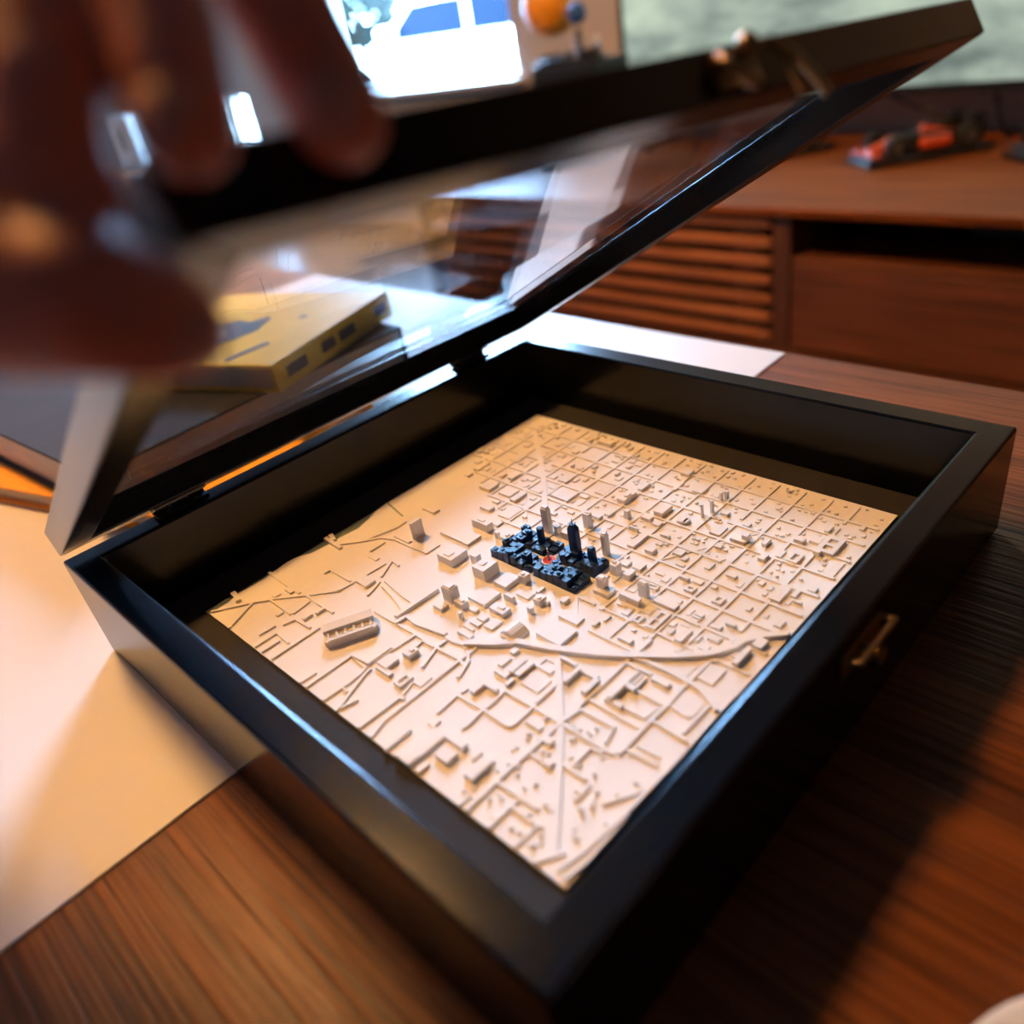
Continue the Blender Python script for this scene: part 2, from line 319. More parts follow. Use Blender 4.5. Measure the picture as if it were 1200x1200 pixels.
# ---------------------------------------------------------------- model race cars on the bench
def race_car(x, y, ang, body_m, label):
    t = thing('model_race_car', label, 'model car', (x, y, ztop), ang, 'model race cars on the bench')
    obj('display_base', MB().box((-.092, -.040, 0), (.092, .040, .010)), PLAST, t, bevel=.003)
    # long axis x, nose at -x
    poly = lambda L, z0, z1: None
    b = MB()
    secs = [(-.078, .006, .016, .020), (-.055, .009, .016, .027), (-.03, .014, .016, .034), (.0, .022, .015, .036), (.03, .020, .015, .034), (.06, .010, .015, .028)]
    vs = []; fs = []
    for (xx, hw_, z0, z1) in secs: vs += [(xx, -hw_, z0), (xx, hw_, z0), (xx, hw_*.8, z1), (xx, -hw_*.8, z1)]
    for i in range(len(secs)-1):
        for k in range(4): fs.append((i*4+k, i*4+(k+1) % 4, i*4+4+(k+1) % 4, i*4+4+k))
    fs += [(0,1,2,3), tuple(range(len(vs)-4, len(vs)))]
    obj('body', b.add(vs, fs), PLAST, t, bevel=.002, recalc=True)
    obj('nose_cover', MB().add([(-.079,-.0075,.017),(-.079,.0075,.017),(-.030,.0155,.017),(-.030,-.0155,.017),(-.079,-.0055,.0215),(-.079,.0055,.0215),(-.034,.0125,.0345),(-.034,-.0125,.0345)], [(3,2,1,0),(4,5,6,7),(0,1,5,4),(1,2,6,5),(2,3,7,6),(3,0,4,7)]), body_m, t, bevel=.0015)
    for s in (-1, 1): obj('side_pod', MB().box((-.010, s*.024-.010, .015), (.034, s*.024+.010, .030)), body_m, t, bevel=.004)
    obj('engine_cover', MB().add([(.0,-.010,.035),(.0,.010,.035),(.058,.006,.028),(.058,-.006,.028),(.004,-.005,.045),(.004,.005,.045)], [(0,1,5,4),(1,2,5),(3,0,4),(2,3,4,5),(0,3,2,1)]), body_m, t, recalc=True)
    obj('airbox', MB().add([(.0,-.006,.034),(.0,.006,.034),(.05,.004,.028),(.05,-.004,.028),(.008,-.005,.048),(.008,.005,.048)], [(0,1,5,4),(1,2,5),(3,0,4),(2,3,4,5),(0,3,2,1)]), PLAST, t)
    obj('halo', MB().tube([(-.022,0,.034),(-.016,0,.043),(-.004,.008,.043),(.006,.009,.038)], .0018, 8), PLAST, t)
    obj('front_wing', MB().box((-.086, -.036, .014), (-.072, .036, .018)), body_m, t, bevel=.001)
    rw = obj('rear_wing', MB().box((.066, -.026, .044), (.080, .026, .048)), PLAST, t, bevel=.001)
    for s in (-1, 1):
        obj('wing_end_plate', MB().box((.062, s*.026-.001, .024), (.082, s*.026+.001, .052)), PLAST, rw)
        for xx, rr in ((-.052, .0150), (.056, .0160)):
            w = obj('wheel', MB().cyl((xx, s*.026, .010+rr), (xx, s*.040, .010+rr), rr, n=20), TYRE, t, bevel=.002)
            obj('wheel_hub', MB().cyl((xx, s*.0402, .010+rr), (xx, s*.041, .010+rr), rr*.5, n=14), mat('hub_grey', (.10, .10, .10), .4) if 'hub_grey' not in MATS else MATS['hub_grey'], w)
    t.scale = (1.4, 1.4, 1.4)
    return t
ORANGE = mat('papaya_paint', (.80, .10, .012), .3, coat=.5); GREYP = mat('car_grey_paint', (.05, .05, .06), .3, coat=.5)
race_car(1.611, .458, math.radians(-41), ORANGE, 'orange and black model race car on a black display base')
race_car(1.618, .80, math.radians(-41), GREYP, 'dark model race car half hidden behind the raised lid frame')
race_car(1.66, .168, math.radians(-41), GREYP, 'dark model race car at the right edge of the bench')

# ---------------------------------------------------------------- toy orrery
ORB = mat('orrery_orange', (.85, .32, .01), .4); BLU = mat('orrery_blue', (.01, .08, .33), .35)
orr = thing('toy_orrery', 'black toy orrery with large orange sun ball and small blue planet', 'model', (1.562, 1.351, ztop))
orr.scale = (1.4, 1.4, 1.4)
obj('base', MB().lathe([(0,0),(.075,0),(.078,.006),(.07,.016),(.04,.02),(0,.02)], n=24), PLAST, orr, recalc=True)
obj('column', MB().cyl((0,0,.02), (0,0,.150), .022, .020, 12), PLAST, orr)
g = obj('gear_housing', MB().box((-.05,-.100,.080), (.05,.050,.172)), PLAST, orr, bevel=.002)
for k in range(10):
    a = k*.628
    obj('gear_tooth', MB().box((.045*math.cos(a)-.005, .045*math.sin(a)-.005, .170), (.045*math.cos(a)+.005, .045*math.sin(a)+.005, .186)), PLAST, g)
obj('hub', MB().cyl((0,.018,.142), (0,.018,.182), .010, n=14), PLAST, orr)
obj('sun_ball', MB().ball((0,.030,.263), .050, 16), ORB, orr, smooth=True)
obj('arm', MB().box((-.055,-.115,.165), (-.03,.03,.180)), PLAST, orr, bevel=.002)
obj('arm_gears', MB().cyl((-.04,-.085,.178), (-.04,-.085,.192), .022, n=14), PLAST, orr)
obj('planet_rod', MB().cyl((-.04,-.065,.152), (-.04,-.065,.222), .005, .006, 10), PLAST, orr)
obj('planet_ball', MB().ball((-.04,-.065,.245), .017, 12), BLU, orr, smooth=True)
obj('moon_rod', MB().tube([(-.04,-.085,.168),(-.04,-.10,.18),(-.04,-.105,.20)], .002, 6), PLAST, orr)
obj('moon_ball', MB().ball((-.04,-.105,.205), .006, 8), WHITEP, orr, smooth=True)

# ---------------------------------------------------------------- side table with binders at the far left
st = thing('side_table', 'small wooden side table at the far left beyond the fingers', 'table', (1.40, 3.90, FLZ))
obj('tabletop', MB().box((-.2,-.22,.30), (.2,.22,.323)), WOOD_BENCH, st, bevel=.003)
for sx in (-1, 1):
    for sy in (-1, 1): obj('leg', MB().cyl((sx*.16, sy*.18, 0), (sx*.17, sy*.19, .30), .012, .018, 12), WOOD_BENCH, st)
for i in range(2):
    t = thing('ring_binder', ('white ring binder upright on the side table, nearer the wall', 'white ring binder upright on the side table, nearer the room')[i], 'binder', (1.46-.105*i, 3.815, -.127), .1, 'binders on the side table')
    obj('cover', MB().box((-.03,-.11,0), (.03,.11,.22)), WHITEP, t, bevel=.004)
    obj('pages', MB().box((-.024,-.113,.006), (.024,-.105,.214)), MATW, t)
    obj('spine_label', MB().box((-.0315,-.03,.08), (-.03,.03,.17)), mat('label_grey', (.35, .36, .4), .6), t)

# ---------------------------------------------------------------- pendant lamp (out of view, above)
lamp = thing('pendant_lamp', 'warm glowing globe pendant lamp hanging from the ceiling', 'lamp', LAMP_LOC)
GLOW = mat('lamp_glow', (.9, .8, .6), .4, emit=(1.0, .50, .15), estr=LAMP_POWER)
obj('bulb', MB().ball((0,0,.0), .12, 16), GLOW, lamp, smooth=True)
obj('added_shade', MB().lathe([(.21,0),(.205,.05),(.17,.12),(.10,.165),(.035,.175),(.035,.171),(.098,.161),(.167,.117),(.201,.05),(.207,0),(.21,0)], n=40), mat('shade_enamel', (.55, .5, .45), .5), lamp, smooth=True, recalc=True)  # lampshade added out of view to keep lamp light off the ceiling
obj('socket', MB().cyl((0,0,.115), (0,0,.20), .035, .03), BRASS, lamp)
obj('cord', MB().cyl((0,0,.20), (0,0,CZ-LAMP_LOC[2]-.02), .004, n=8), PLAST, lamp)
obj('ceiling_cup', MB().cyl((0,0,CZ-LAMP_LOC[2]-.03), (0,0,CZ-LAMP_LOC[2]), .05, .06), BRASS, lamp)

# ---------------------------------------------------------------- coffee table and mat
tb = thing('coffee_table', 'long brown grained wooden coffee table under the display box', 'table', (-.2, .1, FLZ))
TX0, TX1, TY0, TY1 = -.68, .302, -.62, .86
obj('tabletop', MB().box((TX0+.2, TY0-.1, -FLZ-.03), (TX1+.2, TY1-.1, -FLZ)), WOOD_TABLE, tb, bevel=.0015)
obj('apron', MB().box((TX0+.26, TY0-.04, -FLZ-.10), (TX1+.14, TY1-.16, -FLZ-.03)), WOOD_DARK, tb)
for sx in (TX0+.25, TX1+.15):
    for sy in (TY0-.05, TY1-.15): obj('leg', MB().box((sx-.025, sy-.025, 0), (sx+.025, sy+.025, -FLZ-.1)), WOOD_POST, tb, bevel=.003)
tag(obj('white_sheet', MB().box((-.52, .0265, 0), (.298, .66, .0010)).xf(lambda v: (v[0], v[1] + (.0135*(v[0]+.15)/.45 if v[1] < .1 else 0), v[2])), MATW), 'large white card sheet lying under the display box', 'sheet')
cst = thing('coaster', 'small white round coaster at the bottom right corner', 'coaster', (-.085, -.2605, 0))
obj('disc', MB().lathe([(0,0),(.044,0),(.046,.002),(.046,.004),(.0455,.005),(.043,.0045),(0,.004)], n=48), WHITEP, cst, smooth=True, recalc=True)

# ---------------------------------------------------------------- books
PAGES = mat('book_pages', (.62, .52, .42), .8, noise=.15, nscale=20, stretch=(1, 1, 60))
def book(name, label, c, ang, L, Wd, z0, th, cover, spine='x0', ct=.0022):
    """corner at local origin; L along local x, Wd along local y"""
    t = thing(name, label, 'book', (c[0], c[1], z0), ang)
    obj('cover', MB().box((0,0,th-ct), (L,Wd,th)), cover, t, bevel=.0008)
    obj('cover', MB().box((0,0,0), (L,Wd,ct)), cover, t, bevel=.0008)
    i = .004
    p = {'x0': ((ct, i), (L-i, Wd-i)), 'x1': ((i, i), (L-ct, Wd-i)), 'y0': ((i, ct), (L-i, Wd-i))}[spine]
    obj('pages', MB().box((*p[0], ct), (*p[1], th-ct)), PAGES, t)
    s = {'x0': ((0,0), (ct,Wd)), 'x1': ((L-ct,0), (L,Wd)), 'y0': ((0,0), (L,ct))}[spine]
    obj('spine', MB().box((*s[0], ct), (*s[1], th-ct)), cover, t)
    return t
OR_C = mat('orange_cover', (.85, .36, .005), .45, noise=.05); DK_C = mat('slate_cover', (.020, .021, .030), .55, spec=.25, noise=.25, nscale=25, stretch=(1, 12, 1)); YE_C = mat('yellow_cover', (.80, .53, .035), .4, noise=.08, nscale=14)
DKINK = mat('dark_ink', (.06, .06, .075), .5)
book('orange_book', 'orange covered book at the bottom of the stack behind the box', (-.078, .203), math.radians(17), .17, .235, .001, .014, OR_C, 'x1')
book('slate_book', 'large slate grey book lying between the orange and yellow books', (-.104, .250), math.radians(5), .243, .31, .015, .031, DK_C, 'x1')
yb = book('yellow_book', 'yellow covered book on top of the stack behind the glass lid', (.018, .246), math.radians(22), .145, .165, .046, .0195, YE_C, 'y0')
def flat(poly, z, th=.0003): return MB().prism(poly, z, z+th)
yt = .0195
obj('cover_art', flat([(.030,.078),(.045,.066),(.062,.060),(.086,.066),(.090,.072),(.078,.080),(.082,.094),(.070,.110),(.050,.112),(.036,.098)], yt), DKINK, yb)
obj('cover_art', flat([(.040,.086),(.052,.080),(.060,.090),(.050,.102),(.042,.098)], yt+.0003), mat('pale_ink', (.55, .48, .42), .5), yb)
obj('cover_lettering', flat([(.004,.040),(.036,.028),(.040,.034),(.008,.046)], yt), DKINK, yb)
obj('cover_lettering', flat([(.086,.036),(.092,.036),(.092,.042),(.086,.042)], yt), DKINK, yb)
for a, b in ((.012,.034),(.052,.068),(.074,.094),(.122,.138)):
    obj('spine_lettering', MB().box((a, -.0004, .006), (b, 0, .0135)), DKINK, yb)

# ---------------------------------------------------------------- the display box
A = .15; H = .0541; WR = .0132; FZ = .0152; BZ = .0012
box = thing('display_box', 'open black wooden shadow box holding the printed city model', 'box', (0, 0, BZ))
def fp(poly, z0, z1): return MB().prism(poly, z0-BZ, z1-BZ)
I = A - WR
ring = MB(); qs = [(-A,-A),(A,-A),(A,A),(-A,A)]; qi = [(-I,-I),(I,-I),(I,I),(-I,I)]
ring.add([(x, y, z) for z in (0, H-BZ) for q in (qs, qi) for x, y in q],
    [(8+i, 8+(i+1) % 4, 12+(i+1) % 4, 12+i) for i in range(4)] + [(i, 4+i, 4+(i+1) % 4, (i+1) % 4) for i in range(4)] +
    [(i, (i+1) % 4, 8+(i+1) % 4, 8+i) for i in range(4)] + [(4+i, 12+i, 12+(i+1) % 4, 4+(i+1) % 4) for i in range(4)])
obj('side_frame', ring, BLACK, box, bevel=.0011, recalc=True)
obj('bottom_panel', fp([(-I,-I),(I,-I),(I,I),(-I,I)], BZ+.003, FZ), BLACK_FELT, box)
# catch plate on the front wall
cp = obj('catch_plate', MB().box((-.014, -A-.0012, .0375-BZ), (.014, -A, .0475-BZ)), BRASS, box, bevel=.0004)
obj('catch_stud', MB().cyl((.0, -A-.0012, .042-BZ), (.0, -A-.008, .042-BZ), .0022, .0030, 14), BRASS, cp)
obj('catch_lip', MB().tube([(-.013,-A-.001,.0465-BZ),(-.013,-A-.006,.0475-BZ),(.013,-A-.006,.0475-BZ),(.013,-A-.001,.0465-BZ)], .0011, 8), BRASS, cp)

# ---------------------------------------------------------------- the raised lid (slightly twisted by the hand)
TH0, TWK = .5214, -.0153; LT, LW = .0130, .0128; OY, OZ = -.0030, .0034
def lp(u, v, x):
    th = TH0 + TWK*x/.15; c, s = math.cos(th), math.sin(th)
    return Vector((x, A+OY-u*c+v*s, H+OZ+u*s+v*c))
lid = thing('box_lid', 'black framed glass lid held half open above the box', 'lid', lp(0, 0, 0))
LO = lp(0, 0, 0)
def lm(mb): return mb.xf(lambda q: lp(q[1], q[2], q[0]) - LO)          # local x, u, v -> world
E_ = .30
def lprism(poly, v0, v1): return lm(MB().prism(poly, v0, v1))
i0, i1 = LW, E_-LW
for poly in ([(-A,0),(A,0),(A-LW,i0),(-A+LW,i0)], [(A,0),(A,E_),(A-LW,i1),(A-LW,i0)], [(A,E_),(-A,E_),(-A+LW,i1),(A-LW,i1)], [(-A,E_),(-A,0),(-A+LW,i0),(-A+LW,i1)]):
    obj('frame_rail', lprism(poly, 0, LT), BLACK, lid, bevel=.0008, recalc=True)
g_ = .003
mbg = MB(); N = 6
poly = [(-A+LW-.001, i0-.001), (A-LW+.001, i0-.001), (A-LW+.001, i1+.001), (-A+LW-.001, i1+.001)]
obj('glass_pane', lprism(poly, LT-.0048, LT-.0030), GLASS, lid, recalc=True)
# hook on the free edge of the lid
hk = obj('latch_plate', lm(MB().box((-.016, E_, .002), (.002, E_+.0012, .0105))), BRASS, lid, recalc=True)
obj('latch_knob', lm(MB().ball((-.004, E_+.004, .0098), .0030, 10)), BRASS, hk, smooth=True, recalc=True)
obj('latch_loop', lm(MB().tube([(-.013,E_+.001,.010),(-.014,E_+.004,.006),(-.012,E_+.005,.002),(-.007,E_+.004,.001),(-.004,E_+.002,.0025)], .0017, 8)), BRASS, hk, smooth=True, recalc=True)
obj('latch_hook', lm(MB().tube([(.000,E_+.002,.0105),(.006,E_+.0045,.0095),(.011,E_+.006,.004),(.015,E_+.0065,-.003),(.0175,E_+.006,-.007)], .0013, 8)), BRASS, hk, smooth=True, recalc=True)
obj('latch_hook', lm(MB().tube([(.006,E_+.0045,.0095),(.0085,E_+.005,.003),(.0085,E_+.005,-.0045)], .0012, 8)), BRASS, hk, smooth=True, recalc=True)
# hinges between box and lid
for i, hx in enumerate((-.094, .099)):
    h = thing('hinge', ('small dark hinge near the left end of the lid gap', 'small dark hinge near the right end of the lid gap')[i], 'hinge', (hx, A-.001, H), group='hinges of the box lid')
    obj('leaf', MB().box((-.013, -.006, 0), (.013, .0022, .0011)), STEELK, h)
    obj('leaf', MB().box((-.013, -.0055, .0019), (.013, .0005, .0032)).xf(lambda v: (v[0], v[1], v[2]-(v[1])*.5)), STEELK, h)
    for k in range(3): obj('knuckle', MB().cyl((-.013+k*.009, .0012, .0018), (-.005+k*.009, .0012, .0018), .0017, n=12), STEELK, h)
    for sx in (-.007, .007): obj('screw', MB().ball((sx, -.0035, .0012), .0012, 6, (1,1,.5)), BRASS, h)

# ---------------------------------------------------------------- the printed city
BUILDINGS=[(-21.5,71.1,-14.8,72.7,9.9,'b'),(-26.4,36.6,-15.9,47,4,'b'),(-25.5,14.5,-16.1,22.2,5.9,'b'),(-18.9,27.1,-15.6,31.3,5,'b'),(-44.9,15.3,-40.1,21.4,8.2,'t'),(-51.6,14.9,-47.3,21,1.9,'b'),(-45.5,7.6,-41.8,13,3.4,'b'),(-50.2,3.4,-48.8,5.2,3.8,'b'),(-38.9,0.7,-28.6,11.4,1.9,'b'),(-44.1,1.3,-41.2,5.3,1.4,'b'),(-46.3,-6.5,-42.7,-2.2,1.4,'b'),(-47.7,-13.2,-41,-7.9,0.9,'b'),(-49.5,-6.6,-46.5,-1.2,1,'b'),(-57.1,-9.6,-54.4,-1.6,1.4,'b'),(-52.7,-6.7,-51.3,-0.7,0.9,'b'),(-39.1,-11.4,-34.2,-2.7,2.4,'b'),(-29.8,-8,-27.9,-2.5,3.3,'b'),(-25.1,1.2,-15.9,8.9,2.4,'b'),(-17.2,-3.3,-13.4,0.6,4.4,'b'),(-24.5,-11.8,-19.4,-4.8,1,'b'),(-24.9,-19.9,-20.4,-15.9,3.3,'b'),(-18.8,-13.2,-14.2,-11.4,1.4,'b'),(-22.5,-22.5,-21,-19.7,2.4,'b'),(-30.6,-20.3,-28.8,-17.5,3.3,'b'),(-47.1,-27.3,-39.4,-17.8,3.2,'v'),(-39.1,-44.3,-28.4,-30.8,1.6,'b'),(-25.3,-41.3,-20.2,-30.4,0.9,'b'),(-18.2,-28,-14.6,-25.2,1.9,'b'),(-2.6,-37.3,0.7,-33.3,7.9,'t'),(-4.9,-41.3,0.6,-33,2.3,'b'),(-2.2,-55.8,0.4,-45.3,3.7,'b'),(-22.4,-66.8,-19.8,-60.4,1.4,'b'),(-64.6,-38.7,-54.7,-32.2,1.4,'b'),(-61.5,-33.7,-55.9,-31.2,2.1,'b'),(-61.5,-39.5,-52.7,-37.4,2.1,'b'),(-67,-42.4,-63,-40.6,1.4,'b'),(-61.2,-42.9,-52.4,-40.1,1.8,'b'),(-53.1,-31.9,-49.8,-29.3,1.4,'b'),(-52.7,-51.5,-45.4,-42.5,0.7,'r1'),(-62.7,-54.2,-54.7,-44.5,0.5,'b'),(-44.8,-57.7,-43.2,-49.5,2.3,'b'),(-53.4,-60.5,-44.3,-58.7,2.2,'b'),(-45.6,-68.6,-43.2,-60.2,1.8,'b'),(-53.5,-70.3,-45.2,-67.9,2.2,'b'),(19.4,-20.7,22.3,-18.1,12,'t'),(9.7,-34.2,13.9,-30.7,5.7,'b'),(9.9,-41.4,14.9,-38,3.3,'b'),(17.4,-41.7,22.3,-37.2,1.9,'b'),(17.1,-34.2,21.3,-29.9,1.4,'b'),(4.5,-54.7,7.1,-50.3,7.8,'t'),(3.6,-69.7,7.6,-58.8,1.8,'b'),(-10.6,-70.1,0.9,-64.9,1.4,'r2'),(-10.9,-62.2,-6.1,-58.6,1.4,'r1'),(-9.2,-55.1,-3.9,-52,0.9,'b'),(-3.7,-62.4,2.2,-57.6,0.5,'b'),(10.5,-55.5,13.1,-50.3,1.4,'r1'),(31,-38.2,34.7,-33.9,1.9,'b'),(38.4,-37.5,40.7,-34.6,1,'b'),(30.2,-28,41.7,-24.3,1.5,'b'),(45.3,-36.9,47,-32.1,1.5,'b'),(36.2,-50.4,40.7,-45.6,1.4,'b'),(23,-63.1,24.8,-58.7,1.9,'b'),(17.2,-69.2,21.2,-64.9,1.4,'r1'),(16.9,-83.2,21.7,-78.8,1.4,'r1'),(-10.9,-83.2,-6.4,-79.8,1.8,'b'),(-16.6,-85.9,-14.3,-84,2.2,'b'),(-8.9,-93.5,-5.6,-89.2,0.7,'b'),(-2.7,-94.5,0.5,-89.7,0.9,'b'),(3,-81.3,4.2,-77.6,0.9,'b'),(4.9,-81.3,6.1,-77.5,0.9,'b'),(6.7,-81.3,8.6,-77.5,0.9,'b'),(3.9,-91.1,6.6,-86.6,0.9,'b'),(30.5,-55.7,32.2,-51.3,0.9,'b'),(31,-101.9,41.4,-96.9,1.3,'b'),(37.4,-105.7,42.1,-103.5,0.9,'b'),(-10.1,-107.8,0.3,-105.5,2.6,'b'),(2.3,-110.5,7.8,-106.4,2.2,'b'),(7.2,-105.4,12.7,-102,0.7,'b'),(51.9,-82.9,56.5,-79.8,1.9,'b'),(44.4,-110.6,47.8,-107.1,0.9,'b'),(57.5,-95.3,64.8,-90.2,1.4,'r1'),(67.9,-100.4,70.4,-97.5,2.3,'b'),(85.1,-96.2,90.5,-94.1,1.9,'b'),(70.3,-105.5,83.1,-97.2,1.8,'r2'),(72.4,-90.5,75.7,-86.2,1.9,'b'),(75.4,-96.7,80.6,-91.8,1.4,'b'),(57.8,-111.8,68.8,-107,0.5,'b'),(95.2,-107.8,98.5,-105.7,0.9,'b'),(68.4,-40.6,69.5,-39.5,7.3,'b'),(73.8,-42.4,75.5,-41.2,6.9,'b'),(85.1,-40.3,87,-39.2,4.5,'b'),(87.8,-42,89.6,-40.5,4.5,'b'),(84.9,-28.9,91.4,-23.3,1.5,'b'),(58.6,-56.2,65.9,-50.6,1.4,'b'),(60.3,-69.5,63.6,-66.8,4.2,'b'),(58.6,-69.2,61.8,-61.6,1.9,'b'),(62.3,-77.8,67.5,-75.8,1.9,'b'),(58.3,-87.2,64,-84.7,0.9,'b'),(58.9,-37.6,62.8,-35.3,1.5,'b'),(50.3,-61.9,53.3,-58.6,1.4,'b'),(74.9,-50.1,77.8,-46.1,1.5,'b'),(96.4,-13.4,101.7,-8.2,2.1,'b'),(107.8,-64.1,108.9,-63,3,'b'),(71.9,-63.4,74.9,-60.3,1,'b'),(58.5,-0.8,68.5,4.2,2.6,'b'),(72.6,-0.8,80.1,1.8,1.6,'b'),(58.6,-23.9,67.4,-18.5,2.5,'b'),(48.8,-10.3,51.4,-7.9,4.5,'b'),(51.8,-21.2,55.2,-15.8,2,'b'),(41.8,-21.6,42.8,-16.3,2.5,'b'),(50.5,-27.7,53.9,-23.2,1.5,'b'),(31.9,0.6,35,4.1,8.5,'b'),(40.3,1,43.2,7.6,2,'b'),(45.3,-1.4,49.4,1.9,1.5,'b'),(81.7,-15.1,89.9,-13,1,'b'),(58.3,-36.5,62.8,-32.5,1.5,'b'),(59.7,14.3,69.5,20.4,0.8,'b'),(52.3,19.7,55.3,25,1,'b'),(46.1,27.9,54.6,30.6,0.8,'b'),(97.3,26.8,102.5,32.6,1.1,'b'),(102.4,44.2,106.6,53.8,2.2,'b'),(18.9,15.1,21.9,19.2,14.9,'t'),(20.6,10.7,23.2,13.2,4.5,'b'),(19.2,3.4,21.5,7.2,4,'b'),(3.1,42.8,7.3,54.4,4.6,'b'),(30.8,70.7,38,78.8,2.2,'b'),(46.4,68.6,53.3,71.9,1.6,'b'),(16.9,56.2,20.9,63.5,1.6,'b'),(17,41.8,27.7,49.9,1,'b'),(30.5,50.8,40,54.6,1.6,'b'),(32.7,57,40.4,65.6,1.1,'b'),(9.5,42.3,13.7,47.7,1,'b'),(59,39.9,66.6,45.9,1.3,'b'),(44.9,26.7,54.2,38.7,1.3,'b'),(43.5,45.1,46.4,52.7,1.1,'b'),(62.8,81,71.5,87.5,0.8,'b'),(36.3,94.3,40.2,97.6,1.1,'b'),(44,94.1,53.6,98,1.1,'b'),(2.2,34.1,3.8,36.7,3.6,'b'),(1.8,27.9,7.4,31.9,2.5,'b'),(-0.2,81.2,4,90.9,1.3,'b'),(-25.6,71.4,-23.1,83.5,1,'b'),(-10.6,42.7,-1.5,63.9,1.5,'b'),(-60.4,59.8,-54.5,67.4,1.5,'b'),(-40.7,82.9,-31.2,83.9,0.8,'b'),(-44.1,74.1,-41.5,80.8,0.5,'b'),(-84,88.4,-81.9,93.8,1,'b'),(-85.5,63,-80.9,64.8,1.3,'b'),(-91.4,64.5,-86.6,66.3,1.3,'b'),(-97,78.4,-93.4,80.2,0.8,'b'),(-89.9,92.8,-86.4,95.6,0.5,'b'),(-91.2,1.6,-88.8,10.7,1.4,'b'),(-89.3,5.7,-82.6,11.8,1.9,'b'),(-79.8,2.2,-74.5,7.1,2.8,'b'),(-92.3,-7.5,-85.6,-2.9,1.4,'r1'),(-87.3,-13.5,-80.9,-8.9,0.7,'b'),(-115.5,-28.6,-103.6,-26.8,1.4,'b'),(-115.1,-41.3,-110.2,-33.2,2.2,'b'),(-110.2,-41.7,-97.7,-34.8,1.8,'b'),(-98.9,-51.6,-95.8,-42.3,2.2,'b'),(-106.4,-51.9,-101.1,-45,2.2,'b'),(-105.9,-64.7,-96.8,-60.1,2.2,'b'),(-99.9,-59.1,-95.6,-57.3,2.6,'b'),(-114.5,-46.4,-109.8,-44.1,1.3,'b'),(-97.9,-34,-94,-30.6,0.9,'b'),(-77.7,-34.8,-72.1,-32.4,1.8,'b'),(-72.3,-41,-70.3,-33.8,1.8,'b'),(-78.9,-75.4,-75.9,-71.9,1.3,'b'),(-86,-81.9,-83.1,-78.5,1.3,'b'),(-76,-67.6,-73.9,-60.2,0.9,'b'),(-51.4,-85.1,-49.2,-77.3,1.7,'b'),(-50.4,-80,-41.4,-77.7,2.6,'b'),(-42.4,-84,-40.2,-79.6,2.2,'b'),(-38.9,-79.2,-32.3,-78.1,1.3,'b'),(-38.7,-81.8,-33,-80.8,1.3,'b'),(-39.5,-83.7,-33.5,-82.6,1.3,'b'),(-31.7,-76.9,-30.1,-71.9,0.9,'b'),(-31.9,-83.9,-30.4,-77.7,1.3,'b'),(-33.3,-92.6,-30.8,-84.9,1.3,'b'),(-39.3,-107.8,-30.5,-97.3,0.4,'b'),(-22.7,-105.2,-13.5,-98.5,0.6,'b'),(-24.8,-95,-17.3,-84,0.4,'b')]
